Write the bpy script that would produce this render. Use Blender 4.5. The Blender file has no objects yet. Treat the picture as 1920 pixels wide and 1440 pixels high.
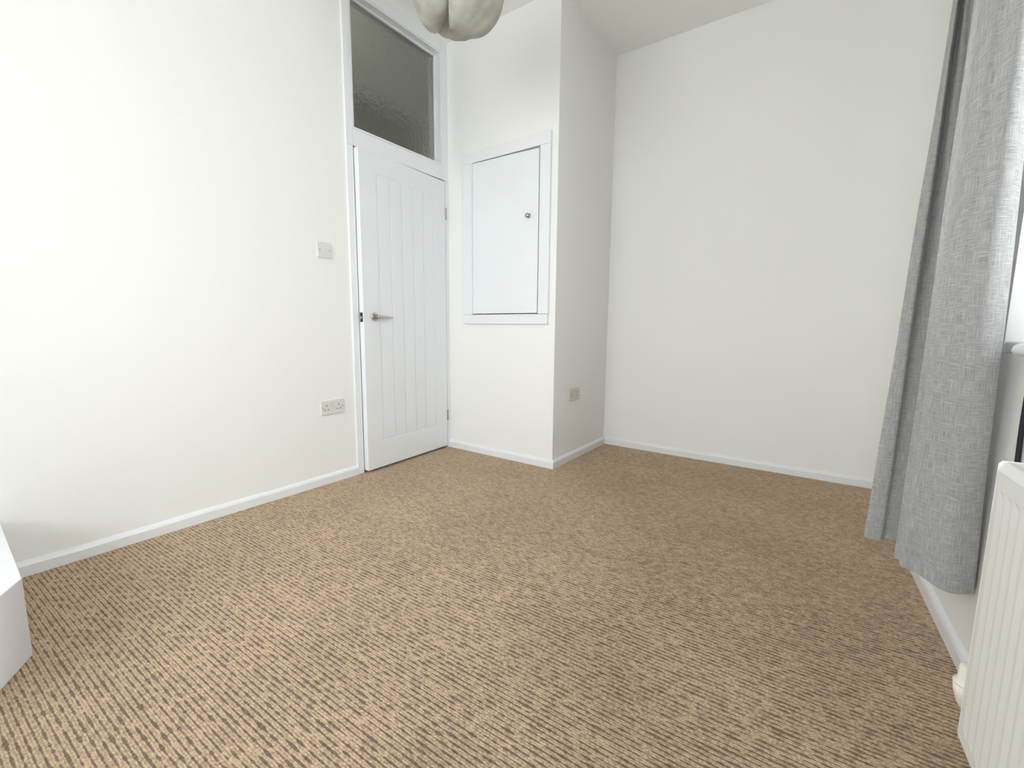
import bpy, math, random
from mathutils import Vector, Matrix

random.seed(7)
S = bpy.context.scene
COL = S.collection

# ---------------------------------------------------------------- camera
F_PX, YAW, PITCH, ROLL = 836.12, 0.6188, 0.1283, 0.0082
CAM = Vector((2.3952, 0.0, 0.943))
fw = Vector((-math.sin(YAW) * math.cos(PITCH), math.cos(YAW) * math.cos(PITCH), -math.sin(PITCH)))
rt = Vector((math.cos(YAW), math.sin(YAW), 0))
up = rt.cross(fw)
rt2 = rt * math.cos(ROLL) + up * math.sin(ROLL)
up2 = up * math.cos(ROLL) - rt * math.sin(ROLL)
cd = bpy.data.cameras.new('camera')
cam = bpy.data.objects.new('camera', cd)
COL.objects.link(cam)
cd.sensor_width = 36.0
cd.lens = F_PX / 1920.0 * 36.0
cd.clip_start = 0.01
M = Matrix((rt2, up2, -fw)).transposed().to_4x4()
M.translation = CAM
cam.matrix_world = M
S.camera = cam

# ---------------------------------------------------------------- sky and exposure
W = bpy.data.worlds.new('overcast_sky')
S.world = W
W.use_nodes = True
bg = W.node_tree.nodes['Background']
bg.inputs[0].default_value = (0.965, 0.975, 1.0, 1)
bg.inputs[1].default_value = 7.5
S.view_settings.view_transform = 'Standard'
S.view_settings.look = 'None'
S.view_settings.gamma = 1.0
S.view_settings.use_curve_mapping = False
S.view_settings.exposure = 0.19
S.cycles.max_bounces = 10
S.cycles.diffuse_bounces = 6
S.cycles.glossy_bounces = 4
S.cycles.transmission_bounces = 10
S.cycles.transparent_max_bounces = 12
S.cycles.sample_clamp_indirect = 8.0
S.cycles.caustics_refractive = False
S.cycles.caustics_reflective = False
S.cycles.use_denoising = True
S.cycles.use_adaptive_sampling = True
S.cycles.adaptive_threshold = 0.04

# ---------------------------------------------------------------- measured room (metres)
YA, YI, YD2 = 1.6685, 1.7136, 2.485          # door frame: outer edge, opening from, opening to
YG1, YG2, ZG0, ZG1 = 1.7287, 2.4472, 2.0983, 2.8311   # glazed opening over the door
ZD = 1.99
YC, XB, YF, ZC = 2.5172, 0.9383, 3.3466, 2.923        # breast front, breast side, far wall, ceiling
YB = -1.60                                            # wall behind the camera
WR0, WRS = 2.867, -0.0582                             # window wall: x = WR0 + WRS*y
TH = math.atan(-WRS)
HALLX = -1.15


def wr(y):
    return WR0 + WRS * y


# daylight portal in the window opening
WY0, WY1, WZ0, WZ1 = 0.45, 1.72, 0.915, 2.15
pl = bpy.data.lights.new('window_portal', 'AREA')
pl.shape = 'RECTANGLE'
pl.size, pl.size_y = WY1 - WY0, WZ1 - WZ0
pl.cycles.is_portal = True
po = bpy.data.objects.new('window_portal', pl)
COL.objects.link(po)
Rw = Matrix.Translation((WR0, 0, 0)) @ Matrix.Rotation(TH, 4, 'Z')
po.matrix_world = Rw @ Matrix.Translation((0.17, (WY0 + WY1) / 2, (WZ0 + WZ1) / 2)) @ Matrix(
    ((0, 0, 1, 0), (1, 0, 0, 0), (0, 1, 0, 0), (0, 0, 0, 1)))
# portal for a window added behind the viewer to brighten the far walls
VX0, VX1, VZ0, VZ1 = 0.25, 2.65, 0.80, 2.55
pl2 = bpy.data.lights.new('fill_window_portal', 'AREA')
pl2.shape = 'RECTANGLE'
pl2.size, pl2.size_y = VX1 - VX0, VZ1 - VZ0
pl2.cycles.is_portal = True
po2 = bpy.data.objects.new('fill_window_portal', pl2)
COL.objects.link(po2)
po2.matrix_world = Matrix.Translation(((VX0 + VX1) / 2, YB - .17, (VZ0 + VZ1) / 2)) @ Matrix.Rotation(math.radians(90), 4, 'X')
# unseen fill light added beyond the door so the hall glass isn't black
hl = bpy.data.lights.new('hall_fill_light', 'POINT')
hl.energy = 9.5
hl.shadow_soft_size = 0.12
hl.color = (1.0, 0.97, 0.88)
ho = bpy.data.objects.new('hall_fill_light', hl)
ho.location = (-0.62, 1.05, 2.3)
COL.objects.link(ho)


# ---------------------------------------------------------------- materials
def mat(name, col, rough=0.5, metal=0.0, spec=0.5, noise=0.0, nscale=6.0, bump=0.0, bscale=200.0):
    m = bpy.data.materials.new(name)
    m.use_nodes = True
    nt = m.node_tree
    b = nt.nodes['Principled BSDF']
    b.inputs['Base Color'].default_value = (*col, 1)
    b.inputs['Roughness'].default_value = rough
    b.inputs['Metallic'].default_value = metal
    b.inputs['Specular IOR Level'].default_value = spec
    tc = nt.nodes.new('ShaderNodeTexCoord')
    if noise > 0:
        n = nt.nodes.new('ShaderNodeTexNoise')
        n.inputs['Scale'].default_value = nscale
        n.inputs['Detail'].default_value = 4
        nt.links.new(tc.outputs['Object'], n.inputs['Vector'])
        mx = nt.nodes.new('ShaderNodeMix')
        mx.data_type = 'RGBA'
        mx.inputs[6].default_value = (*[c * (1 - noise) for c in col], 1)
        mx.inputs[7].default_value = (*[min(1, c * (1 + noise)) for c in col], 1)
        nt.links.new(n.outputs['Fac'], mx.inputs[0])
        nt.links.new(mx.outputs[2], b.inputs['Base Color'])
    if bump > 0:
        n2 = nt.nodes.new('ShaderNodeTexNoise')
        n2.inputs['Scale'].default_value = bscale
        n2.inputs['Detail'].default_value = 3
        nt.links.new(tc.outputs['Object'], n2.inputs['Vector'])
        bp = nt.nodes.new('ShaderNodeBump')
        bp.inputs['Strength'].default_value = bump
        bp.inputs['Distance'].default_value = 0.002
        nt.links.new(n2.outputs['Fac'], bp.inputs['Height'])
        nt.links.new(bp.outputs['Normal'], b.inputs['Normal'])
    return m


def carpet_mat():
    m = bpy.data.materials.new('striped_carpet')
    m.use_nodes = True
    nt = m.node_tree
    L = nt.links.new
    b = nt.nodes['Principled BSDF']
    b.inputs['Roughness'].default_value = 1.0
    b.inputs['Specular IOR Level'].default_value = 0.0
    b.inputs['Sheen Weight'].default_value = 0.35
    b.inputs['Sheen Roughness'].default_value = 0.5
    b.inputs['Sheen Tint'].default_value = (0.9, 0.72, 0.55, 1)

    def math_(op, a, bb=None, c=None):
        n = nt.nodes.new('ShaderNodeMath')
        n.operation = op
        for i, v in enumerate((a, bb, c)):
            if v is None:
                continue
            if isinstance(v, (int, float)):
                n.inputs[i].default_value = v
            else:
                L(v, n.inputs[i])
        return n.outputs[0]

    def vec(x, y, z):
        n = nt.nodes.new('ShaderNodeCombineXYZ')
        for i, v in enumerate((x, y, z)):
            if isinstance(v, (int, float)):
                n.inputs[i].default_value = v
            else:
                L(v, n.inputs[i])
        return n.outputs[0]

    def noise(v, scale=1.0, detail=2.0):
        n = nt.nodes.new('ShaderNodeTexNoise')
        n.inputs['Scale'].default_value = scale
        n.inputs['Detail'].default_value = detail
        L(v, n.inputs['Vector'])
        return n.outputs['Fac']

    tc = nt.nodes.new('ShaderNodeTexCoord')
    sp = nt.nodes.new('ShaderNodeSeparateXYZ')
    L(tc.outputs['Object'], sp.inputs[0])
    x = sp.outputs[0]
    y0 = sp.outputs[1]
    y = math_('SUBTRACT', y0, math_('MULTIPLY', x, 0.035))
    wob = math_('MULTIPLY', math_('SUBTRACT', noise(vec(math_('MULTIPLY', x, 14), math_('MULTIPLY', y, 14), 0)), 0.5), 0.0025)
    yy = math_('ADD', y, wob)
    P = 0.0138
    t = math_('DIVIDE', yy, P)
    row = math_('FLOOR', t)
    fr = math_('SUBTRACT', t, row)
    # distance from the middle of the row, 0..0.5
    d = math_('ABSOLUTE', math_('SUBTRACT', fr, 0.5))
    wid = math_('MULTIPLY_ADD', noise(vec(math_('MULTIPLY', x, 34), math_('MULTIPLY', row, 7.31), 3.0), 1.0, 2.0), 0.85, -0.235)
    edge = math_('SUBTRACT', wid, d)
    dark = nt.nodes.new('ShaderNodeMapRange')
    dark.interpolation_type = 'SMOOTHSTEP'
    dark.inputs['From Min'].default_value = -0.05
    dark.inputs['From Max'].default_value = 0.14
    L(edge, dark.inputs['Value'])
    gap = nt.nodes.new('ShaderNodeMapRange')      # thin groove between two tufted rows
    gap.interpolation_type = 'SMOOTHSTEP'
    gap.inputs['From Min'].default_value = 0.36
    gap.inputs['From Max'].default_value = 0.5
    L(d, gap.inputs['Value'])
    loops = nt.nodes.new('ShaderNodeTexVoronoi')
    loops.inputs['Scale'].default_value = 1.0
    L(vec(math_('DIVIDE', x, 0.0068), math_('DIVIDE', yy, 0.0062), 0), loops.inputs['Vector'])
    loop = math_('SUBTRACT', 1.0, loops.outputs['Distance'])
    big = noise(vec(x, y0, 0), 2.2, 3.0)
    mid = noise(vec(math_('MULTIPLY', x, 60), math_('MULTIPLY', y, 120), 1.0), 1.0, 2.0)

    def mix(f, a, bb):
        n = nt.nodes.new('ShaderNodeMix')
        n.data_type = 'RGBA'
        if isinstance(f, (int, float)):
            n.inputs[0].default_value = f
        else:
            L(f, n.inputs[0])
        for i, v in ((6, a), (7, bb)):
            if isinstance(v, tuple):
                n.inputs[i].default_value = (*v, 1)
            else:
                L(v, n.inputs[i])
        return n.outputs[2]

    tan = mix(mid, TAN_A, TAN_B)
    tan = mix(math_('MULTIPLY', gap.outputs[0], 0.35), tan, DARK_A)
    drk = mix(mid, DARK_A, DARK_B)
    c = mix(math_('MULTIPLY', dark.outputs[0], 0.86), tan, drk)
    shade = nt.nodes.new('ShaderNodeMapRange')
    shade.inputs['From Min'].default_value = 0.3
    shade.inputs['From Max'].default_value = 0.7
    shade.inputs['To Min'].default_value = 0.87
    shade.inputs['To Max'].default_value = 1.06
    L(big, shade.inputs['Value'])
    lp = nt.nodes.new('ShaderNodeMapRange')
    lp.inputs['From Min'].default_value = 0.2
    lp.inputs['To Min'].default_value = 0.62
    lp.inputs['To Max'].default_value = 1.12
    L(loop, lp.inputs['Value'])
    fac = math_('MULTIPLY', shade.outputs[0], lp.outputs[0])
    v = nt.nodes.new('ShaderNodeVectorMath')
    v.operation = 'SCALE'
    L(c, v.inputs[0])
    L(fac, v.inputs['Scale'])
    L(v.outputs[0], b.inputs['Base Color'])
    hgt = math_('SUBTRACT', math_('MULTIPLY', loop, 0.7), math_('MULTIPLY', dark.outputs[0], 0.5))
    bp = nt.nodes.new('ShaderNodeBump')
    bp.inputs['Strength'].default_value = 0.7
    bp.inputs['Distance'].default_value = 0.004
    L(hgt, bp.inputs['Height'])
    L(bp.outputs['Normal'], b.inputs['Normal'])
    return m


TAN_A, TAN_B = (0.57, 0.412, 0.278), (0.75, 0.56, 0.39)
DARK_A, DARK_B = (0.13, 0.080, 0.066), (0.21, 0.138, 0.110)


def curtain_mat():
    m = bpy.data.materials.new('grey_linen_weave')
    m.use_nodes = True
    nt = m.node_tree
    L = nt.links.new
    nt.nodes.remove(nt.nodes['Principled BSDF'])
    out = nt.nodes['Material Output']
    uv = nt.nodes.new('ShaderNodeUVMap')
    uv.uv_map = 'UVMap'

    def thread(sx, sy, detail):
        mp = nt.nodes.new('ShaderNodeMapping')
        mp.inputs['Scale'].default_value = (sx, sy, 1)
        L(uv.outputs[0], mp.inputs[0])
        n = nt.nodes.new('ShaderNodeTexNoise')
        n.inputs['Scale'].default_value = 1.0
        n.inputs['Detail'].default_value = detail
        L(mp.outputs[0], n.inputs['Vector'])
        return n.outputs['Fac']
    a = thread(420, 22, 3)
    c = thread(26, 420, 3)
    e = thread(700, 700, 1)

    def op(o, p, q):
        n = nt.nodes.new('ShaderNodeMath')
        n.operation = o
        for i, v in enumerate((p, q)):
            if isinstance(v, (int, float)):
                n.inputs[i].default_value = v
            else:
                L(v, n.inputs[i])
        return n.outputs[0]
    s = op('ADD', op('MAXIMUM', a, c), op('MULTIPLY', e, 0.35))
    r = nt.nodes.new('ShaderNodeValToRGB')
    r.color_ramp.elements[0].position = 0.52
    r.color_ramp.elements[0].color = (0.30, 0.298, 0.302, 1)
    r.color_ramp.elements[1].position = 0.98
    r.color_ramp.elements[1].color = (0.72, 0.715, 0.71, 1)
    L(s, r.inputs[0])
    d = nt.nodes.new('ShaderNodeBsdfDiffuse')
    d.inputs['Roughness'].default_value = 0.8
    tr = nt.nodes.new('ShaderNodeBsdfTranslucent')
    L(r.outputs[0], d.inputs[0])
    L(r.outputs[0], tr.inputs[0])
    bp = nt.nodes.new('ShaderNodeBump')
    bp.inputs['Strength'].default_value = 0.35
    bp.inputs['Distance'].default_value = 0.001
    L(s, bp.inputs['Height'])
    L(bp.outputs[0], d.inputs['Normal'])
    mx = nt.nodes.new('ShaderNodeMixShader')
    mx.inputs[0].default_value = 0.30
    L(d.outputs[0], mx.inputs[1])
    L(tr.outputs[0], mx.inputs[2])
    L(mx.outputs[0], out.inputs[0])
    return m


def shade_mat():
    m = bpy.data.materials.new('lamp_cotton')
    m.use_nodes = True
    nt = m.node_tree
    L = nt.links.new
    nt.nodes.remove(nt.nodes['Principled BSDF'])
    out = nt.nodes['Material Output']
    tc = nt.nodes.new('ShaderNodeTexCoord')
    n = nt.nodes.new('ShaderNodeTexNoise')
    n.inputs['Scale'].default_value = 18
    n.inputs['Detail'].default_value = 5
    L(tc.outputs['Object'], n.inputs['Vector'])
    r = nt.nodes.new('ShaderNodeValToRGB')
    r.color_ramp.elements[0].color = (0.44, 0.43, 0.38, 1)
    r.color_ramp.elements[1].color = (0.60, 0.59, 0.53, 1)
    r.color_ramp.elements[0].position = 0.3
    r.color_ramp.elements[1].position = 0.7
    L(n.outputs['Fac'], r.inputs[0])
    d = nt.nodes.new('ShaderNodeBsdfDiffuse')
    tr = nt.nodes.new('ShaderNodeBsdfTranslucent')
    L(r.outputs[0], d.inputs[0])
    L(r.outputs[0], tr.inputs[0])
    bp = nt.nodes.new('ShaderNodeBump')
    bp.inputs['Strength'].default_value = 0.5
    bp.inputs['Distance'].default_value = 0.004
    L(n.outputs['Fac'], bp.inputs['Height'])
    L(bp.outputs[0], d.inputs['Normal'])
    mx = nt.nodes.new('ShaderNodeMixShader')
    mx.inputs[0].default_value = 0.25
    L(d.outputs[0], mx.inputs[1])
    L(tr.outputs[0], mx.inputs[2])
    L(mx.outputs[0], out.inputs[0])
    return m


def obscure_glass():
    m = bpy.data.materials.new('obscured_glass')
    m.use_nodes = True
    nt = m.node_tree
    L = nt.links.new
    b = nt.nodes['Principled BSDF']
    b.inputs['Base Color'].default_value = (0.90, 0.95, 0.92, 1)
    b.inputs['Transmission Weight'].default_value = 1.0
    b.inputs['Roughness'].default_value = 0.06
    b.inputs['IOR'].default_value = 1.45
    tc = nt.nodes.new('ShaderNodeTexCoord')
    n = nt.nodes.new('ShaderNodeTexNoise')
    n.inputs['Scale'].default_value = 40
    n.inputs['Detail'].default_value = 2
    L(tc.outputs['Object'], n.inputs['Vector'])
    bp = nt.nodes.new('ShaderNodeBump')
    bp.inputs['Strength'].default_value = 0.42
    bp.inputs['Distance'].default_value = 0.01
    L(n.outputs['Fac'], bp.inputs['Height'])
    L(bp.outputs[0], b.inputs['Normal'])
    return m


def clear_glass():
    m = bpy.data.materials.new('window_glass')
    m.use_nodes = True
    nt = m.node_tree
    L = nt.links.new
    nt.nodes.remove(nt.nodes['Principled BSDF'])
    out = nt.nodes['Material Output']
    t = nt.nodes.new('ShaderNodeBsdfTransparent')
    t.inputs[0].default_value = (0.97, 0.99, 0.98, 1)
    g = nt.nodes.new('ShaderNodeBsdfGlossy')
    g.inputs['Roughness'].default_value = 0.02
    fr = nt.nodes.new('ShaderNodeFresnel')
    fr.inputs[0].default_value = 1.3
    mx = nt.nodes.new('ShaderNodeMixShader')
    L(fr.outputs[0], mx.inputs[0])
    L(t.outputs[0], mx.inputs[1])
    L(g.outputs[0], mx.inputs[2])
    L(mx.outputs[0], out.inputs[0])
    return m


PAINT = mat('white_wall_paint', (0.87, 0.866, 0.852), 0.75, 0, 0.25, 0.0, 1.6, 0.10, 90)
CEIL = mat('white_ceiling_paint', (0.92, 0.916, 0.895), 0.85, 0, 0.15, 0.012, 2.0, 0.15, 120)
GLOSS = mat('white_gloss_paint', (0.82, 0.835, 0.86), 0.32, 0, 0.45, 0.01, 3.0, 0.03, 60)
DOORP = mat('white_door_paint', (0.82, 0.84, 0.87), 0.38, 0, 0.4, 0.008, 3.0, 0.05, 150)
PLASTIC = mat('white_plastic', (0.72, 0.72, 0.69), 0.3, 0, 0.5, 0.01, 10)
CREAM = mat('cream_plastic', (0.62, 0.61, 0.54), 0.35, 0, 0.5, 0.02, 10)
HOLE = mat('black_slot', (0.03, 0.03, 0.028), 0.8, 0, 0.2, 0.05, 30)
SCREW = mat('screw_metal', (0.42, 0.42, 0.40), 0.35, 0.9, 0.5, 0.05, 60)
NICKEL = mat('brushed_nickel', (0.50, 0.47, 0.40), 0.28, 1.0, 0.5, 0.06, 40)
STEEL = mat('steel_hinge', (0.38, 0.38, 0.37), 0.35, 0.9, 0.5, 0.08, 50)
DARKMETAL = mat('dark_latch_metal', (0.06, 0.065, 0.07), 0.3, 0.9, 0.5, 0.05, 50)
RADP = mat('radiator_enamel', (0.84, 0.85, 0.835), 0.3, 0, 0.5, 0.006, 4)
VALVE = mat('valve_plastic', (0.80, 0.79, 0.71), 0.35, 0, 0.5, 0.02, 20)
COPPER = mat('painted_pipe', (0.78, 0.77, 0.70), 0.4, 0, 0.4, 0.02, 20)
UPVC = mat('white_upvc', (0.86, 0.86, 0.86), 0.3, 0, 0.5, 0.005, 4)
CABLE = mat('dark_cable_rubber', (0.012, 0.014, 0.022), 0.55, 0, 0.3, 0.05, 40)
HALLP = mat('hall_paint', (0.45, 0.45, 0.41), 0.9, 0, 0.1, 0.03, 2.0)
GROUND = mat('outdoor_paving', (0.80, 0.80, 0.78), 0.9, 0, 0.1, 0.2, 0.6)
POLE = mat('pole_metal', (0.55, 0.55, 0.55), 0.3, 1.0, 0.5, 0.03, 30)
CARPET = carpet_mat()
CURTAIN = curtain_mat()
SHADE = shade_mat()
OBSC = obscure_glass()
GLASS = clear_glass()


# ---------------------------------------------------------------- mesh helpers
class MB:
    def __init__(self):
        self.v, self.f = [], []

    def quad(self, *pts):
        n = len(self.v)
        self.v += [tuple(p) for p in pts]
        self.f.append(tuple(range(n, n + len(pts))))
        return self

    def box(self, x0, x1, y0, y1, z0, z1):
        n = len(self.v)
        self.v += [(x, y, z) for z in (z0, z1) for y in (y0, y1) for x in (x0, x1)]
        for f in ((0, 2, 3, 1), (4, 5, 7, 6), (0, 1, 5, 4), (2, 6, 7, 3), (0, 4, 6, 2), (1, 3, 7, 5)):
            self.f.append(tuple(n + i for i in f))
        return self

    def loft(self, rings, cap=True, closed=True):
        n = len(self.v)
        k = len(rings[0])
        for r in rings:
            self.v += [tuple(p) for p in r]
        for i in range(len(rings) - 1):
            for j in range(k if closed else k - 1):
                j2 = (j + 1) % k
                self.f.append((n + i * k + j, n + i * k + j2, n + (i + 1) * k + j2, n + (i + 1) * k + j))
        if cap:
            self.f.append(tuple(n + j for j in reversed(range(k))))
            self.f.append(tuple(n + (len(rings) - 1) * k + j for j in range(k)))
        return self

    def extrude(self, poly, a, b):
        """poly: list of 3-D points; swept from offset a to offset b (vectors)"""
        a, b = Vector(a), Vector(b)
        return self.loft([[Vector(p) + a for p in poly], [Vector(p) + b for p in poly]])

    def lathe(self, c, axis, prof, n=24):
        """prof: (radius, distance along axis)"""
        c, ax = Vector(c), Vector(axis).normalized()
        u = ax.orthogonal().normalized()
        w = ax.cross(u)
        rings = []
        for r, h in prof:
            rings.append([c + ax * h + (u * math.cos(2 * math.pi * i / n) + w * math.sin(2 * math.pi * i / n)) * max(r, 1e-5)
                          for i in range(n)])
        return self.loft(rings)

    def tube(self, path, r, n=12):
        path = [Vector(p) for p in path]
        rings = []
        ref = None
        for i, p in enumerate(path):
            t = (path[min(i + 1, len(path) - 1)] - path[max(i - 1, 0)]).normalized()
            if ref is None:
                ref = t.orthogonal().normalized()
            u = (ref - t * ref.dot(t)).normalized()
            ref = u
            w = t.cross(u)
            rr = r[i] if isinstance(r, (list, tuple)) else r
            rings.append([p + (u * math.cos(2 * math.pi * k / n) + w * math.sin(2 * math.pi * k / n)) * rr for k in range(n)])
        return self.loft(rings)

    def build(self, name, m, parent=None, bevel=0.0, smooth=False, seg=2, fix=True):
        me = bpy.data.meshes.new(name)
        me.from_pydata(self.v, [], self.f)
        me.validate()
        if fix:
            import bmesh
            bm = bmesh.new()
            bm.from_mesh(me)
            bmesh.ops.recalc_face_normals(bm, faces=bm.faces)
            bm.to_mesh(me)
            bm.free()
        me.materials.append(m)
        o = bpy.data.objects.new(name, me)
        COL.objects.link(o)
        if parent:
            o.parent = parent
        if bevel > 0:
            md = o.modifiers.new('bevel', 'BEVEL')
            md.width = bevel
            md.segments = seg
            md.limit_method = 'ANGLE'
            md.angle_limit = math.radians(35)
            for p in me.polygons:
                p.use_smooth = True
            wn = o.modifiers.new('wn', 'WEIGHTED_NORMAL')
            wn.keep_sharp = False
        elif smooth:
            for p in me.polygons:
                p.use_smooth = True
        return o


def tag(o, label, cat, kind=None, group=None):
    o['label'] = label
    o['category'] = cat
    if kind:
        o['kind'] = kind
    if group:
        o['group'] = group
    return o


def empty(name, loc=(0, 0, 0), rz=0.0):
    o = bpy.data.objects.new(name, None)
    o.empty_display_size = 0.05
    COL.objects.link(o)
    o.location = loc
    o.rotation_euler = (0, 0, rz)
    return o


def part(name, m, parent, box, bevel=0.0):
    return MB().box(*box).build(name, m, parent, bevel)


# ---------------------------------------------------------------- room shell
XR = 3.6
tag(MB().quad((HALLX, YB - .3, 0), (XR, YB - .3, 0), (XR, YF + .3, 0), (HALLX, YF + .3, 0)).build('floor', CARPET),
    'brown and tan striped loop pile carpet covering the floor', 'carpet', 'structure')
tag(MB().box(HALLX - .1, XR, YB - .3, YF + .3, ZC, ZC + .12).build('ceiling', CEIL),
    'plain white painted ceiling above the room', 'ceiling', 'structure')
tag(MB().box(-0.12, 0, YB - .12, YA, 0, ZC).build('wall_left', PAINT),
    'bright white painted wall to the left of the door', 'wall', 'structure')
CX0, CX1, CZ0, CZ1 = 0.255, 0.822, 1.022, 2.070      # cupboard opening in the breast
bw = MB()
bw.box(-.12, CX0, YC, YC + .1, 0, ZC).box(CX1, XB, YC, YC + .1, 0, ZC)
bw.box(CX0, CX1, YC, YC + .1, 0, CZ0).box(CX0, CX1, YC, YC + .1, CZ1, ZC)
bw.box(XB - .1, XB, YC + .1, YF + .12, 0, ZC)
tag(bw.build('wall_breast', PAINT), 'white boxed-out wall in the corner holding the small cupboard', 'wall', 'structure')
tag(MB().box(HALLX - .1, XR, YF, YF + .12, 0, ZC).build('wall_back', PAINT),
    'plain white far wall between the boxed-out corner and the curtain', 'wall', 'structure')
rr_ = MB().box(-.12, VX0, YB - .2, YB, 0, ZC).box(VX1, XR, YB - .2, YB, 0, ZC)
rr_.box(VX0, VX1, YB - .2, YB, 0, VZ0).box(VX0, VX1, YB - .2, YB, VZ1, ZC)
tag(rr_.build('wall_rear', PAINT),
    'white wall behind the viewer', 'wall', 'structure')
YBEND = 2.28
bend = Rw @ Vector((0, YBEND, 0))
XEND = 2.88
q = [(bend.x, bend.y), (XEND, YF + .12), (XEND + .25, YF + .12), (bend.x + .25, bend.y)]
tag(MB().loft([[(x, y, 0) for x, y in q], [(x, y, ZC) for x, y in q]]).build('wall_right_end', PAINT),
    'short white wall between the curtain and the far wall', 'wall', 'structure')
# window wall (local frame: +x outwards, +y along the wall)
rwm = MB()
rwm.box(0, .25, YB - .3, WY0, 0, ZC).box(0, .25, WY1, YBEND, 0, ZC)
rwm.box(0, .25, WY0, WY1, 0, WZ0 - .03).box(0, .25, WY0, WY1, WZ1, ZC)
rwo = rwm.build('wall_right', PAINT)
rwo.matrix_world = Rw
tag(rwo, 'white window wall on the right behind the curtain and radiator', 'wall', 'structure')
# hall beyond the door
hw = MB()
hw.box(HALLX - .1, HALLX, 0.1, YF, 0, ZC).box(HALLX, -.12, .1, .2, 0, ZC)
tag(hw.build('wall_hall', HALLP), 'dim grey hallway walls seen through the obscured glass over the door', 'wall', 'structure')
# ground outside
tag(MB().box(-30, 40, -40, 30, -.6, -.4).build('ground_outside', GROUND),
    'grey paving outside the window', 'ground', 'structure')


# ---------------------------------------------------------------- skirting boards
SK = [(0, 0), (0.015, 0), (0.015, 0.040), (0.011, 0.049), (0.003, 0.056), (0, 0.058)]


def skirting(name, p0, p1, nrm, label, seg_marks=()):
    """profile swept from p0 to p1 along the wall; nrm points into the room"""
    p0, p1, nrm = Vector((*p0, 0)), Vector((*p1, 0)), Vector((*nrm, 0))
    root = empty(name, p0)
    cuts = [0.0, *seg_marks, (p1 - p0).length]
    d = (p1 - p0).normalized()
    for i in range(len(cuts) - 1):
        a, b = cuts[i] + (0.0008 if i else 0), cuts[i + 1] - (0.0008 if i < len(cuts) - 2 else 0)
        poly = [nrm * q[0] + Vector((0, 0, q[1])) for q in SK]
        nseg = max(1, int((b - a) / 0.05))
        rings = []
        for k in range(nseg + 1):
            s = a + (b - a) * k / nseg
            wv = 0.0012 * math.sin(s * 9.1 + i) + 0.0008 * math.sin(s * 23.0)
            rings.append([q + d * s + Vector((0, 0, wv if q.z > .02 else 0)) for q in poly])
        MB().loft(rings).build('skirting_board', GLOSS, root)
    return tag(root, label, 'skirting', 'structure')


skirting('baseboard_left', (0, YA), (0, YB), (1, 0), 'low white skirting board along the left wall')
skirting('baseboard_breast', (0.0, YC), (XB + .015, YC), (0, -1), 'short white skirting board under the small wall cupboard', (0.075, 0.30))
skirting('baseboard_side', (XB, YC), (XB, YF - .001), (1, 0), 'short white skirting board on the side of the boxed-out corner')
skirting('baseboard_back', (XB + .015, YF), (XEND - .01, YF), (0, -1), 'white skirting board along the far wall')
nr = Vector((-math.cos(TH), -math.sin(TH)))
skirting('baseboard_right', (bend.x, bend.y), (wr(YB), YB), nr, 'white skirting board under the curtain and radiator')

# ---------------------------------------------------------------- door frame with glazed opening above
FX = 0.015
fr = empty('trim_1', (0, YA, 0))


def fpart(name, y0, y1, z0, z1, x0=-.12, x1=FX, m=GLOSS, bevel=.0025):
    return part(name, m, fr, (x0, x1, y0 - YA, y1 - YA, z0, z1), bevel)


fpart('jamb', YA, YI, 0, ZD)
fpart('jamb', YA, YG1 - .010, ZD, ZC)
fpart('jamb', YD2, YC, 0, ZD)
fpart('jamb', YG2 + .010, YC, ZD, ZC)
fpart('head_rail', YG1 - .010, YG2 + .010, ZG1 + .010, ZC)
fpart('transom_rail', YG1 - .010, YG2 + .010, ZD, ZG0 - .012)
part('door_gap_shade', HOLE, fr, (-.12, -.012, YI - YA, YD2 - YA, 0, .004), .001)  # black strip standing in for the shade in the gap under the door
# rebate against which the door shuts
fpart('door_stop', YI, YI + .012, 0, ZD, -.12, -.045)
fpart('door_stop', YD2 - .012, YD2, 0, ZD, -.12, -.045)
fpart('door_stop', YI + .012, YD2 - .012, ZD - .012, ZD, -.12, -.045)
tag(fr, 'white gloss wooden frame around the door and the glass above it', 'door frame', 'structure')

wn1 = empty('window_1', (0, YG1, ZG0))


def wpart(name, y0, y1, z0, z1, x0, x1, m=GLOSS, bevel=.002):
    return part(name, m, wn1, (x0, x1, y0 - YG1, y1 - YG1, z0 - ZG0, z1 - ZG0), bevel)


gx = -.050
# quadrant beads on the room side: outer edge flush, inner edge holds the pane
wpart('glazing_bead', YG1 - .010, YG1, ZG0 - .012, ZG1 + .010, gx + .004, FX - .004)
wpart('glazing_bead', YG2, YG2 + .010, ZG0 - .012, ZG1 + .010, gx + .004, FX - .004)
wpart('glazing_bead', YG1, YG2, ZG1, ZG1 + .010, gx + .004, FX - .004)
wpart('glazing_bead', YG1, YG2, ZG0 - .012, ZG0, gx + .004, FX + .002)
wpart('glazing_bead', YG2 - .013, YG2, ZG0, ZG1, gx + .004, gx + .018)
wpart('glazing_bead', YG1, YG1 + .013, ZG0, ZG1, gx + .004, gx + .018)
wpart('glazing_bead', YG1 + .013, YG2 - .013, ZG1 - .013, ZG1, gx + .004, gx + .018)
wpart('glazing_bead', YG1 + .013, YG2 - .013, ZG0, ZG0 + .013, gx + .004, gx + .018)
wpart('pane', YG1 - .006, YG2 + .006, ZG0 - .006, ZG1 + .006, gx - .003, gx + .003, OBSC, 0)
tag(wn1, 'grey textured glass pane set in the frame over the door', 'window', 'structure')

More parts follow.
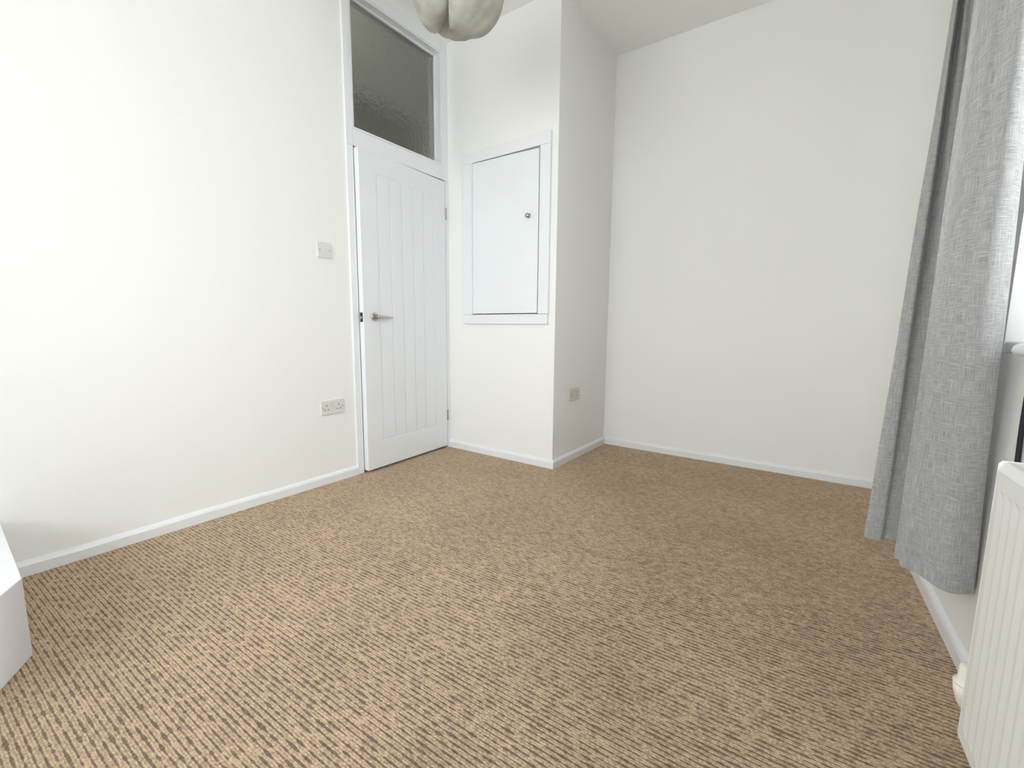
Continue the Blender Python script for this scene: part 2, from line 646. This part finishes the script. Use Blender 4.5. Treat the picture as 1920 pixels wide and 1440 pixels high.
# ---------------------------------------------------------------- door
A_OPEN = math.radians(2.6)
PIV = Vector((0.012, YD2 - .002, 0))
dr = empty('door_1', PIV, A_OPEN)
DW, DZ0, DZ1 = 0.764, 0.017, 1.981
DF, DB = 0.004, -0.036            # face and back, local x
# field with boards (local y measured from the hinge, negative)
FY0, FY1, FZ0, FZ1 = -(YD2 - 1.848), -(YD2 - 2.362), 0.192, 1.868
slab = MB()
ch = 0.010


def ring(x, g):
    return [(x, FY0 + g, FZ0 + g), (x, FY1 - g, FZ0 + g), (x, FY1 - g, FZ1 - g), (x, FY0 + g, FZ1 - g)]


n0 = len(slab.v)
outer = [(DF, -DW, DZ0), (DF, -.003, DZ0), (DF, -.003, DZ1), (DF, -DW, DZ1)]
outb = [(DB, -DW, DZ0), (DB, -.003, DZ0), (DB, -.003, DZ1), (DB, -DW, DZ1)]
slab.loft([outb, outer, ring(DF, -.003), ring(DF - .0055, ch - .003), ring(DF - .0065, ch)], cap=True)
slab_o = slab.build('slab', DOORP, dr, 0.0015)
NB = 5
bw_ = (FY1 - FY0 - 2 * ch) / NB
pz0, pz1 = FZ0 + ch, FZ1 - ch
for i in range(NB):
    y0 = FY0 + ch + i * bw_ + (.0 if i == 0 else .0028)
    y1 = FY0 + ch + (i + 1) * bw_ - (.0 if i == NB - 1 else .0028)
    MB().box(DF - .008, DF - .0022, y0, y1, pz0, pz1).build('panel_board', DOORP, dr, 0.0022)
# latch plate in the leading edge
zl = 0.992
lp = part('latch_plate', DARKMETAL, dr, (DB + .008, DF - .008, -DW - .0012, -DW + .003, zl - .029, zl + .029), .0006)
part('latch_bolt', NICKEL, lp, (DB + .015, DF - .014, -DW - .005, -DW - .0008, zl - .010, zl + .006), .001)
# lever handle
hy = -(YD2 - .002 - 1.803)
hz = 0.995
h = empty('handle', (0, 0, 0))
h.parent = dr
MB().lathe((DF, hy, hz), (1, 0, 0), [(.0265, 0), (.0265, .005), (.0245, .008), (.018, .0085), (.0165, .0065), (.0135, .0065), (.0125, .010)], 32).build('rose', NICKEL, h, smooth=False)
MB().lathe((DF + .006, hy, hz), (1, 0, 0), [(.0095, 0), (.0095, .034), (.0085, .042)], 20).build('neck', NICKEL, h, smooth=False)
lev = []
for s, wv, tv in ((-.010, .010, .008), (0, .0115, .0085), (.02, .0105, .0075), (.06, .0085, .006), (.10, .0062, .0048), (.118, .0042, .0035), (.121, .002, .002)):
    c = Vector((DF + .044 - .010 * max(0, s) / .12, hy + s, hz - .002 * max(s, 0) / .1))
    lev.append([c + Vector((tv * math.cos(a), 0, wv * math.sin(a))) for a in [2 * math.pi * k / 14 for k in range(14)]])
MB().loft(lev).build('lever', NICKEL, h, smooth=True)
# butt hinges
for z0, z1 in ((1.716, 1.799), (0.216, 0.300)):
    hg = MB()
    for k in range(5):
        a, b = z0 + (z1 - z0) * k / 5, z0 + (z1 - z0) * (k + 1) / 5 - .001
        hg.lathe((.006, .000, a), (0, 0, 1), [(.0052, 0), (.0052, b - a)], 14)
    hh = hg.build('hinge', STEEL, dr)
    part('hinge_leaf', STEEL, hh, (.0028, .0044, .002, .011, z0, z1))
tag(dr, 'white cottage style panelled door with lever handle, standing slightly ajar', 'door', 'structure')

# ---------------------------------------------------------------- wall cupboard
cb = empty('wall_cupboard', (0.531, YC, 0.96))


def cpart(name, x0, x1, z0, z1, yf, yb, m=GLOSS, bevel=.0015, parent=None):
    return part(name, m, parent or cb, (x0 - .531, x1 - .531, yf, yb, z0 - .96, z1 - .96), bevel)


cpart('frame_board', .170, .247, 1.024, 2.066, -.020, .0)
cpart('frame_board', .818, .894, 1.026, 2.066, -.020, .0)
cpart('frame_board', .170, .894, 2.067, 2.143, -.020, .0)
cpart('frame_board', .170, .890, .960, 1.0235, -.022, .0)
cpart('hinge_strip', .247, .262, 1.026, 2.066, -.0245, .03)
# carcass lining inside the wall
cpart('lining', .256, .262, 1.024, 2.068, .03, .099)
cpart('lining', .8155, .8215, 1.024, 2.068, -.012, .099)
cpart('lining', .262, .8155, 1.0225, 1.027, .0, .099)
cpart('lining', .262, .8155, 2.065, 2.0695, .0, .099)
cpart('back_board', .262, .8155, 1.027, 2.065, .088, .096)
cdo = empty('door', (0, 0, 0))
cdo.parent = cb
x0, x1 = .2635, .8105
dv = [(x0, 1.0320), (x1, 1.0320), (x1, 2.0535), (x0, 2.0625)]
MB().loft([[(x - .531, -.020, z - .96) for x, z in dv], [(x - .531, -.002, z - .96) for x, z in dv]]).build('door_leaf', DOORP, cdo, .0015)
kb = MB().lathe((.738 - .531, -.0205, 1.652 - .96), (0, -1, 0), [(.0155, 0), (.0155, .002), (.013, .0035), (.0085, .007), (.0085, .012), (.0135, .016), (.0145, .021), (.012, .025), (.004, .027)], 24).build('knob', NICKEL, cdo, smooth=True)
for z0, z1 in ((1.887, 1.968), (1.132, 1.212)):
    g = MB()
    n = 5
    for k in range(n):
        a, b = z0 + (z1 - z0) * k / n, z0 + (z1 - z0) * (k + 1) / n - .0015
        r = .0055 if k % 2 else .0062
        g.lathe((.2625 - .531, -.0255, a - .96), (0, 0, 1), [(r, 0), (r, b - a)], 12)
    g.build('hinge', GLOSS, cdo)
tag(cb, 'small white hinged cupboard set into the boxed-out wall', 'cupboard')


# ---------------------------------------------------------------- switch and sockets
def plate(mb, w, hgt, d, r=.004, n=4):
    pts = []
    for cx, cy, a0 in ((w / 2 - r, hgt / 2 - r, 0), (-w / 2 + r, hgt / 2 - r, 90), (-w / 2 + r, -hgt / 2 + r, 180), (w / 2 - r, -hgt / 2 + r, 270)):
        for k in range(n + 1):
            a = math.radians(a0 + 90 * k / n)
            pts.append((cx + r * math.cos(a), cy + r * math.sin(a)))
    s = lambda q, kx: (q[0] * (1 - 2 * kx / w), q[1] * (1 - 2 * kx / hgt))
    mb.loft([[(0, *q) for q in pts], [(d - .002, *q) for q in pts], [(d, *s(q, .0025)) for q in pts]])
    return mb


def wall_plate(name, loc, label, cat, double, m):
    o = empty(name, loc)
    w = .146 if double else .086
    plate(MB(), w, .086, .0095).build('face_plate', m, o)
    sx = .0605 if double else .030
    for s in (-1, 1):
        MB().lathe((.0085, s * sx, 0), (1, 0, 0), [(.0042, 0), (.0042, .0016), (.0035, .002)], 14).build('screw', SCREW, o)
    if double:
        for s in (-1, 1):
            MB().loft([[(.009, s * .0125 + a * .0085, .018 + b * .0115) for a, b in ((-1, -1), (1, -1), (1, 1), (-1, 1))],
                       [(.0125 if b > 0 else .0108, s * .0125 + a * .008, .018 + b * .011) for a, b in ((-1, -1), (1, -1), (1, 1), (-1, 1))]]
                      ).build('rocker_switch', m, o, .0008)
            cy = s * .040
            for nm, hy0, hz0, ww, hh in (('earth_slot', cy, .012, .0048, .0095), ('pin_slot', cy - .011, -.013, .0075, .0048), ('pin_slot', cy + .011, -.013, .0075, .0048)):
                part(nm, HOLE, o, (.008, .0098, hy0 - ww / 2, hy0 + ww / 2, hz0 - hh / 2, hz0 + hh / 2))
    else:
        rk = MB().loft([[(.009, a * .0085, b * .0115) for a, b in ((-1, -1), (1, -1), (1, 1), (-1, 1))],
                        [(.0145 if b < 0 else .0105, a * .008, b * .011) for a, b in ((-1, -1), (1, -1), (1, 1), (-1, 1))]]).build('rocker_switch', m, o, .0008)
    return tag(o, label, cat)


wall_plate('light_switch', (0, 1.505, 1.365), 'white square light switch on the wall left of the door', 'light switch', False, PLASTIC)
wall_plate('plug_socket', (0, 1.512, 0.459), 'white double plug socket low on the wall left of the door', 'socket', True, PLASTIC)
wall_plate('plug_socket', (XB, 2.797, 0.472), 'cream double plug socket on the side of the boxed-out corner', 'socket', True, CREAM)

# ---------------------------------------------------------------- daylight window
w2 = empty('window_2')
w2.matrix_world = Rw
fx0, fx1 = .15, .21


def w2part(name, x0, x1, y0, y1, z0, z1, m=UPVC, bevel=.004):
    return part(name, m, w2, (x0, x1, y0, y1, z0, z1), bevel)


w2part('frame_side', fx0, fx1, WY0, WY0 + .06, WZ0, WZ1)
w2part('frame_side', fx0, fx1, WY1 - .06, WY1, WZ0, WZ1)
w2part('frame_head', fx0, fx1, WY0 + .06, WY1 - .06, WZ1 - .06, WZ1)
w2part('frame_foot', fx0, fx1, WY0 + .06, WY1 - .06, WZ0, WZ0 + .06)
ym = (WY0 + WY1) / 2
w2part('mullion', fx0, fx1, ym - .035, ym + .035, WZ0 + .06, WZ1 - .06)
w2part('pane', .178, .182, WY0 + .055, ym - .03, WZ0 + .055, WZ1 - .055, GLASS, 0)
w2part('pane', .178, .182, ym + .03, WY1 - .055, WZ0 + .055, WZ1 - .055, GLASS, 0)
sp_ = [(.15, WZ0 - .03), (-.035, WZ0 - .03), (-.047, WZ0 - .026), (-.052, WZ0 - .015), (-.047, WZ0 - .004), (-.035, WZ0), (.15, WZ0)]
sl = MB()
sl.loft([[(x, y, z) for x, z in sp_] for y in (WY0 - .03, 1.497)])
sl.box(0, .15, 1.497, WY1, WZ0 - .03, WZ0)
sl.build('window_sill', GLOSS, w2, .006, seg=3)
tag(w2, 'bright white framed window behind the curtain on the right', 'window', 'structure')

w3 = empty('fill_window', ((VX0 + VX1) / 2, YB, VZ0))  # added window, lets fill light in from behind the viewer


def w3part(name, x0, x1, z0, z1, y0=-.18, y1=-.12, m=UPVC, bevel=.004):
    c = (VX0 + VX1) / 2
    return part(name, m, w3, (x0 - c, x1 - c, y0, y1, z0 - VZ0, z1 - VZ0), bevel)


w3part('frame_side', VX0, VX0 + .06, VZ0, VZ1)
w3part('frame_side', VX1 - .06, VX1, VZ0, VZ1)
w3part('frame_head', VX0 + .06, VX1 - .06, VZ1 - .06, VZ1)
w3part('frame_foot', VX0 + .06, VX1 - .06, VZ0, VZ0 + .06)
w3part('pane', VX0 + .055, VX1 - .055, VZ0 + .055, VZ1 - .055, -.152, -.148, GLASS, 0)
w3part('window_sill', VX0 - .03, VX1 + .03, VZ0 - .025, VZ0 - .0005, -.11, .04, GLOSS, .004)
tag(w3, 'white framed window added behind the viewer as fill light for the far walls', 'window', 'structure')

# dark cable hanging below the sill
cy_ = 1.512
tag(MB().tube([(wr(cy_) - .0065 - .001 * math.sin(k), cy_ + .003 * math.sin(k * .9), .885 - k * .0825) for k in range(11)], .005, 10).build('cable', CABLE, None, smooth=True),
    'dark cable running down the wall under the window sill behind the radiator', 'cable')

# ---------------------------------------------------------------- radiator
rad = empty('radiator')
rad.matrix_world = Rw @ Matrix.Translation((0, 0, .09))
RY0, RY1, RH = 0.02, 1.246, 0.60
RXF, RXB = -.115, -.045           # front and back faces, local x


def flutes(mb, xf, sgn, y0, y1, z0, z1):
    pitch = .0334
    n = int((y1 - y0) / pitch)
    pad = (y1 - y0 - n * pitch) / 2
    cols = [(y0, 0.0)]
    for i in range(n + 1):
        yc = y0 + pad + i * pitch
        if yc - .007 > y0 and yc + .024 < y1:
            cols += [(yc - .0060, 0.), (yc - .0006, 1.), (yc + .0006, 1.), (yc + .0200, 0.)]
    cols.append((y1, 0.))
    zt = [(z0, -1.), (z0 + .006, 0.), (z0 + .028, 0.), (z0 + .040, 1.), (z1 - .062, 1.), (z1 - .050, 0.), (z1 - .016, 0.), (z1 - .009, -1.), (z1, -2.2)]
    grid = []
    for z, t in zt:
        row = []
        for y, g in cols:
            x = xf + sgn * (.0018 * g * max(t, 0) + (.004 * -t if t < 0 else 0))
            row.append((x, y, z))
        grid.append(row)
    mb.loft(grid, cap=False, closed=False)


fp = MB()
flutes(fp, RXF, 1, RY0 + .006, RY1 - .004, 0, RH)
fpo = fp.build('front_panel', RADP, rad, fix=False)
md = fpo.modifiers.new('thick', 'SOLIDIFY')
md.thickness = .002
md.offset = 0
bpn = MB()
flutes(bpn, RXB, -1, RY0 + .006, RY1 - .004, .01, RH - .012)
bpo = bpn.build('back_panel', RADP, rad, fix=False)
md = bpo.modifiers.new('thick', 'SOLIDIFY')
md.thickness = .002
md.offset = 0
for yy in (RY0, RY1 - .003):
    prof = [(RXF - .001, .010), (RXF + .004, .0), (RXB - .002, .0), (RXB + .001, .01), (RXB + .001, RH - .004), (RXB - .008, RH + .003), (RXF + .004, RH + .003), (RXF - .001, RH - .004)]
    MB().loft([[(x, yy, z) for x, z in prof], [(x, yy + .003, z) for x, z in prof]]).build('side_panel', RADP, rad, .001)
tg = empty('top_grille')
tg.parent = rad
part('grille_rim', RADP, tg, (RXF + .0095, RXF + .018, RY0 + .003, RY1 - .003, RH - .004, RH + .0015), .001)
part('grille_rim', RADP, tg, (RXB - .012, RXB - .003, RY0 + .003, RY1 - .003, RH - .004, RH + .0015), .001)
sl_ = part('grille_slat', RADP, tg, (RXF + .018, RXB - .012, 0, .007, RH - .003, RH + .0005))
sl_.location = (0, RY0 + .004, 0)
ns = int((RY1 - RY0 - .02) / .0165)
for k in range(1, ns):
    c = sl_.copy()
    COL.objects.link(c)
    c.location = (0, RY0 + .004 + k * .0165, 0)
part('clip', STEEL, rad, (RXF + .0005, RXF + .004, RY1 - .0065, RY1 - .0025, RH - .034, RH - .022))
# lockshield valve cap at the far end
vv = empty('valve', (-.093, RY1 + .052, 0))
vv.parent = rad
MB().lathe((0, 0, .032), (0, 0, 1), [(.010, 0), (.017, .012), (.0245, .038), (.0265, .060)], 28).build('valve_cup', VALVE, vv, smooth=True)
MB().lathe((0, 0, .0915), (0, 0, 1), [(.0265, 0), (.0275, .003), (.0235, .007), (.0205, .012), (.020, .034), (.018, .041), (.011, .044), (.002, .0445)], 28).build('valve_cap', VALVE, vv, smooth=True)
MB().tube([(0, 0, .040), (.012, 0, .034), (.03, 0, .034), (.078, 0, .034)], .0075).build('pipe', COPPER, vv, smooth=True)
MB().tube([(0, 0, .045), (.004, -.030, .045), (.010, -.060, .045)], .008).build('tail_pipe', COPPER, vv, smooth=True)
tag(rad, 'white panel radiator with vertical flutes on the wall under the window', 'radiator')


# ---------------------------------------------------------------- curtain
def ray(u, v):
    return fw + rt2 * ((u - 960) / F_PX) - up2 * ((v - 720) / F_PX)


def on_z(u, v, z):
    d = ray(u, v)
    return CAM + d * ((z - CAM.z) / d.z)


def on_wall(u, v, off):
    d = ray(u, v)
    a = WR0 - .015 - off
    return CAM + d * ((a - CAM.x) / (d.x - WRS * d.y))


HEM = 0.24
ctrl = [  # (hem point, point high up); both fixed by the hem height or the distance to the wall
    (Vector((2.70, 2.06, HEM)), Vector((2.705, 2.10, 1.9))),
    (Vector((2.61, 2.02, HEM)), Vector((2.672, 2.06, 1.9))),
    (on_z(1621, 1001, HEM), on_wall(1790, 0, .118)),
    (on_z(1648, 1014, HEM), on_wall(1797, 0, .125)),
    (on_z(1657, 1016, HEM) + Vector((.006, .02, 0)), on_wall(1805, 0, .094)),
    (Vector((2.645, 1.875, HEM)), on_wall(1809, 0, .106)),
    (Vector((2.680, 1.835, HEM)), on_wall(1822, 0, .090)),
    (Vector((2.660, 1.790, HEM)), on_wall(1826, 0, .096)),
    (on_z(1678, 1045, HEM), on_wall(1827, 0, .112)),
    (on_z(1683, 1052, HEM) + Vector((.004, .004, 0)), on_wall(1832, 0, .116)),
    (on_z(1689, 1066, HEM), on_wall(1838, 0, .126)),
    (on_z(1715, 1076, HEM), on_wall(1858, 0, .130)),
    (on_z(1745, 1092, HEM), on_wall(1884, 0, .112)),
    (on_z(1775, 1106, HEM), on_wall(1912, 0, .098)),
    (on_z(1803, 1111, HEM), on_wall(1938, 0, .075)),
    (on_z(1826, 1109, HEM), on_wall(1956, 0, .045)),
    (Vector((2.752, 1.690, HEM)), on_wall(1958, 0, .020)),
]
ZTOP = 2.60


def cat(p0, p1, p2, p3, t):
    return 0.5 * ((2 * p1) + (p2 - p0) * t + (2 * p0 - 5 * p1 + 4 * p2 - p3) * t * t + (3 * p1 - p0 - 3 * p2 + p3) * t ** 3)


def profile(k):
    """dense point lists at hem and top of the k-th curve set"""
    pts = [c[k] for c in ctrl]
    out = []
    for i in range(len(pts) - 1):
        p0, p1, p2, p3 = pts[max(i - 1, 0)], pts[i], pts[i + 1], pts[min(i + 2, len(pts) - 1)]
        for j in range(10):
            out.append(cat(p0, p1, p2, p3, j / 10))
    out.append(pts[-1])
    return out


lo, hi = profile(0), profile(1)
NZ = 64
cm = bpy.data.meshes.new('curtain_cloth')
verts, faces, uvs = [], [], []
arc = [0.0]
for i in range(1, len(lo)):
    arc.append(arc[-1] + max((lo[i] - lo[i - 1]).length, .004))
for r in range(NZ + 1):
    f = r / NZ
    z = HEM + (ZTOP - HEM) * f
    for i, (a, b) in enumerate(zip(lo, hi)):
        t = (z - a.z) / (b.z - a.z)
        p = a.lerp(b, t)
        w = .0022 * math.sin(arc[i] * 30 + z * 3.1) * math.sin(z * 4.3 + arc[i] * 9)
        hemwave = .006 * math.sin(arc[i] * 22) * (1 - f) ** 8
        x = min(p.x + w, wr(p.y + .3 * w) - .006)
        verts.append((x, p.y + w * .5, z + hemwave))
        uvs.append((arc[i], z))
k = len(lo)
for r in range(NZ):
    for i in range(k - 1):
        faces.append((r * k + i, r * k + i + 1, (r + 1) * k + i + 1, (r + 1) * k + i))
cm.from_pydata(verts, [], faces)
ul = cm.uv_layers.new(name='UVMap')
for lpz in cm.loops:
    ul.data[lpz.index].uv = uvs[lpz.vertex_index]
cm.materials.append(CURTAIN)
for pz in cm.polygons:
    pz.use_smooth = True
cu = empty('curtain', (2.70, 1.85, HEM))
co = bpy.data.objects.new('cloth', cm)
COL.objects.link(co)
co.parent = cu
co.matrix_parent_inverse = Matrix.Translation((-2.70, -1.85, -HEM))
# turned-up hem along the bottom edge
hv, hf, hu = [], [], []
off = Vector((-.0022, -.0022, 0))
for r, z in enumerate((0.0, .010, .058, .064)):
    for i in range(k):
        base = Vector(verts[i])
        t = z / (verts[k * NZ + i][2] - base.z)
        q = base.lerp(Vector(verts[k * NZ + i]), t)
        o_ = off if r in (1, 2) else off * .2
        hv.append(tuple(q + o_))
        hu.append((arc[i], z))
for r in range(3):
    for i in range(k - 1):
        hf.append((r * k + i, r * k + i + 1, (r + 1) * k + i + 1, (r + 1) * k + i))
hm = bpy.data.meshes.new('curtain_hem')
hm.from_pydata(hv, [], hf)
ul = hm.uv_layers.new(name='UVMap')
for lpz in hm.loops:
    ul.data[lpz.index].uv = hu[lpz.vertex_index]
hm.materials.append(CURTAIN)
for pz in hm.polygons:
    pz.use_smooth = True
hmo = bpy.data.objects.new('hem', hm)
COL.objects.link(hmo)
hmo.parent = cu
hmo.matrix_parent_inverse = Matrix.Translation((-2.70, -1.85, -HEM))
tag(cu, 'long grey linen curtain hanging in folds beside the window', 'curtain')
# pole above the frame
pr = empty('curtain_pole')
pr.matrix_world = Rw
MB().tube([(-.10, WY0 - .35, 2.63), (-.10, 2.22, 2.63)], .0125, 16).build('rod', POLE, pr, smooth=True)
for y in (WY0 - .35, 2.22):
    s = 1 if y > 1 else -1
    MB().lathe((-.10, y, 2.63), (0, s, 0), [(.0125, 0), (.018, .006), (.026, .022), (.022, .042), (.006, .052)], 20).build('finial', POLE, pr, smooth=True)
for y in (WY0 - .2, 2.16):
    b = MB().tube([(-.10, y, 2.617), (-.10, y, 2.60), (-.004, y, 2.60)], .006)
    b.lathe((0, y, 2.60), (-1, 0, 0), [(.025, 0.0005), (.025, .006)], 18)
    b.build('bracket', POLE, pr)
tag(pr, 'metal curtain pole above the window carrying the grey curtain', 'curtain pole')

# ---------------------------------------------------------------- pendant lamp
LR = 0.197
LC = CAM + ray(861, -12) * 1.95 - Vector((0, 0, LR))
lamp = empty('pendant_lamp', LC)
view = math.atan2(CAM.y - LC.y, CAM.x - LC.x)
seam0 = view - math.radians(14)


def petal(kk):
    mb = MB()
    NS, NT = 40, 44
    third = 2 * math.pi / 3
    a0 = seam0 + (kk - 1) * third                  # kk 0: left of the seam, 1: right of it, 2: behind
    rings = []
    drop = (-.030, .020, -.060)[kk]
    for i in range(NS + 1):
        s_ = i / NS
        ph = math.pi * (0.13 + 0.87 * s_)            # from the crown opening to the underside
        row = []
        for j in range(NT + 1):
            t = -1 + 2 * j / NT
            a = a0 + (t + 1) / 2 * third
            puff = 1 - .13 * abs(t) ** 7
            rr = LR * (math.sin(min(ph, math.pi)) ** .9) * puff
            zz = LR + LR * math.cos(ph)
            low = max(0, (s_ - .35) / .65)
            zz += low * (.030 * abs(t) ** 6 - drop)
            rr += (.0040 * math.sin(7 * t + 4 * s_ + kk * 2.1) + .0026 * math.sin(17 * t + 9 * s_ * (1 + .3 * t) + kk)) * math.sin(math.pi * s_)
            sh = -.045 * low * low
            zz += .075 * max(0, (s_ - .70) / .30) ** 2
            row.append((rr * math.cos(a) + rt.x * sh, rr * math.sin(a) + rt.y * sh, zz + .003 * math.sin(11 * t + kk) * low * (1 - s_)))
        rings.append(row)
    mb.loft(rings, cap=False, closed=False)
    return mb.build('shade_petal', SHADE, lamp, smooth=True, fix=False)


for kk in range(3):
    petal(kk)
MB().lathe((0, 0, .375), (0, 0, 1), [(.075, 0), (.078, .006), (.075, .012)], 24).build('shade_ring', PLASTIC, lamp)
MB().lathe((0, 0, .20), (0, 0, 1), [(.018, 0), (.020, .05), (.020, .09), (.010, .11)], 18).build('lamp_holder', PLASTIC, lamp, smooth=True)
MB().lathe((0, 0, .105), (0, 0, 1), [(.003, 0), (.022, .012), (.030, .040), (.022, .070), (.014, .096)], 20).build('bulb', PLASTIC, lamp, smooth=True)
MB().tube([(0, 0, .30), (0, 0, ZC - LC.z - .02)], .0032).build('cord', PLASTIC, lamp, smooth=True)
MB().lathe((0, 0, ZC - LC.z), (0, 0, -1), [(.046, 0.0), (.046, .012), (.036, .022), (.010, .026)], 28).build('ceiling_rose', PLASTIC, lamp, smooth=True)
tag(lamp, 'beige gathered fabric pendant lamp shade hanging from the ceiling', 'lamp')

# ---------------------------------------------------------------- low white box on the left
BH = 0.236
poly = [(0.017, .176), (.611, .157), (.80, .035), (.86, -.10), (.86, -.60), (0.017, -.60)]
bx = MB().loft([[(x, y, 0.0) for x, y in poly], [(x, y, BH) for x, y in poly]]).build('low_box', GLOSS, None, .003)
tag(bx, 'low white box with an angled corner on the carpet against the left wall', 'box')
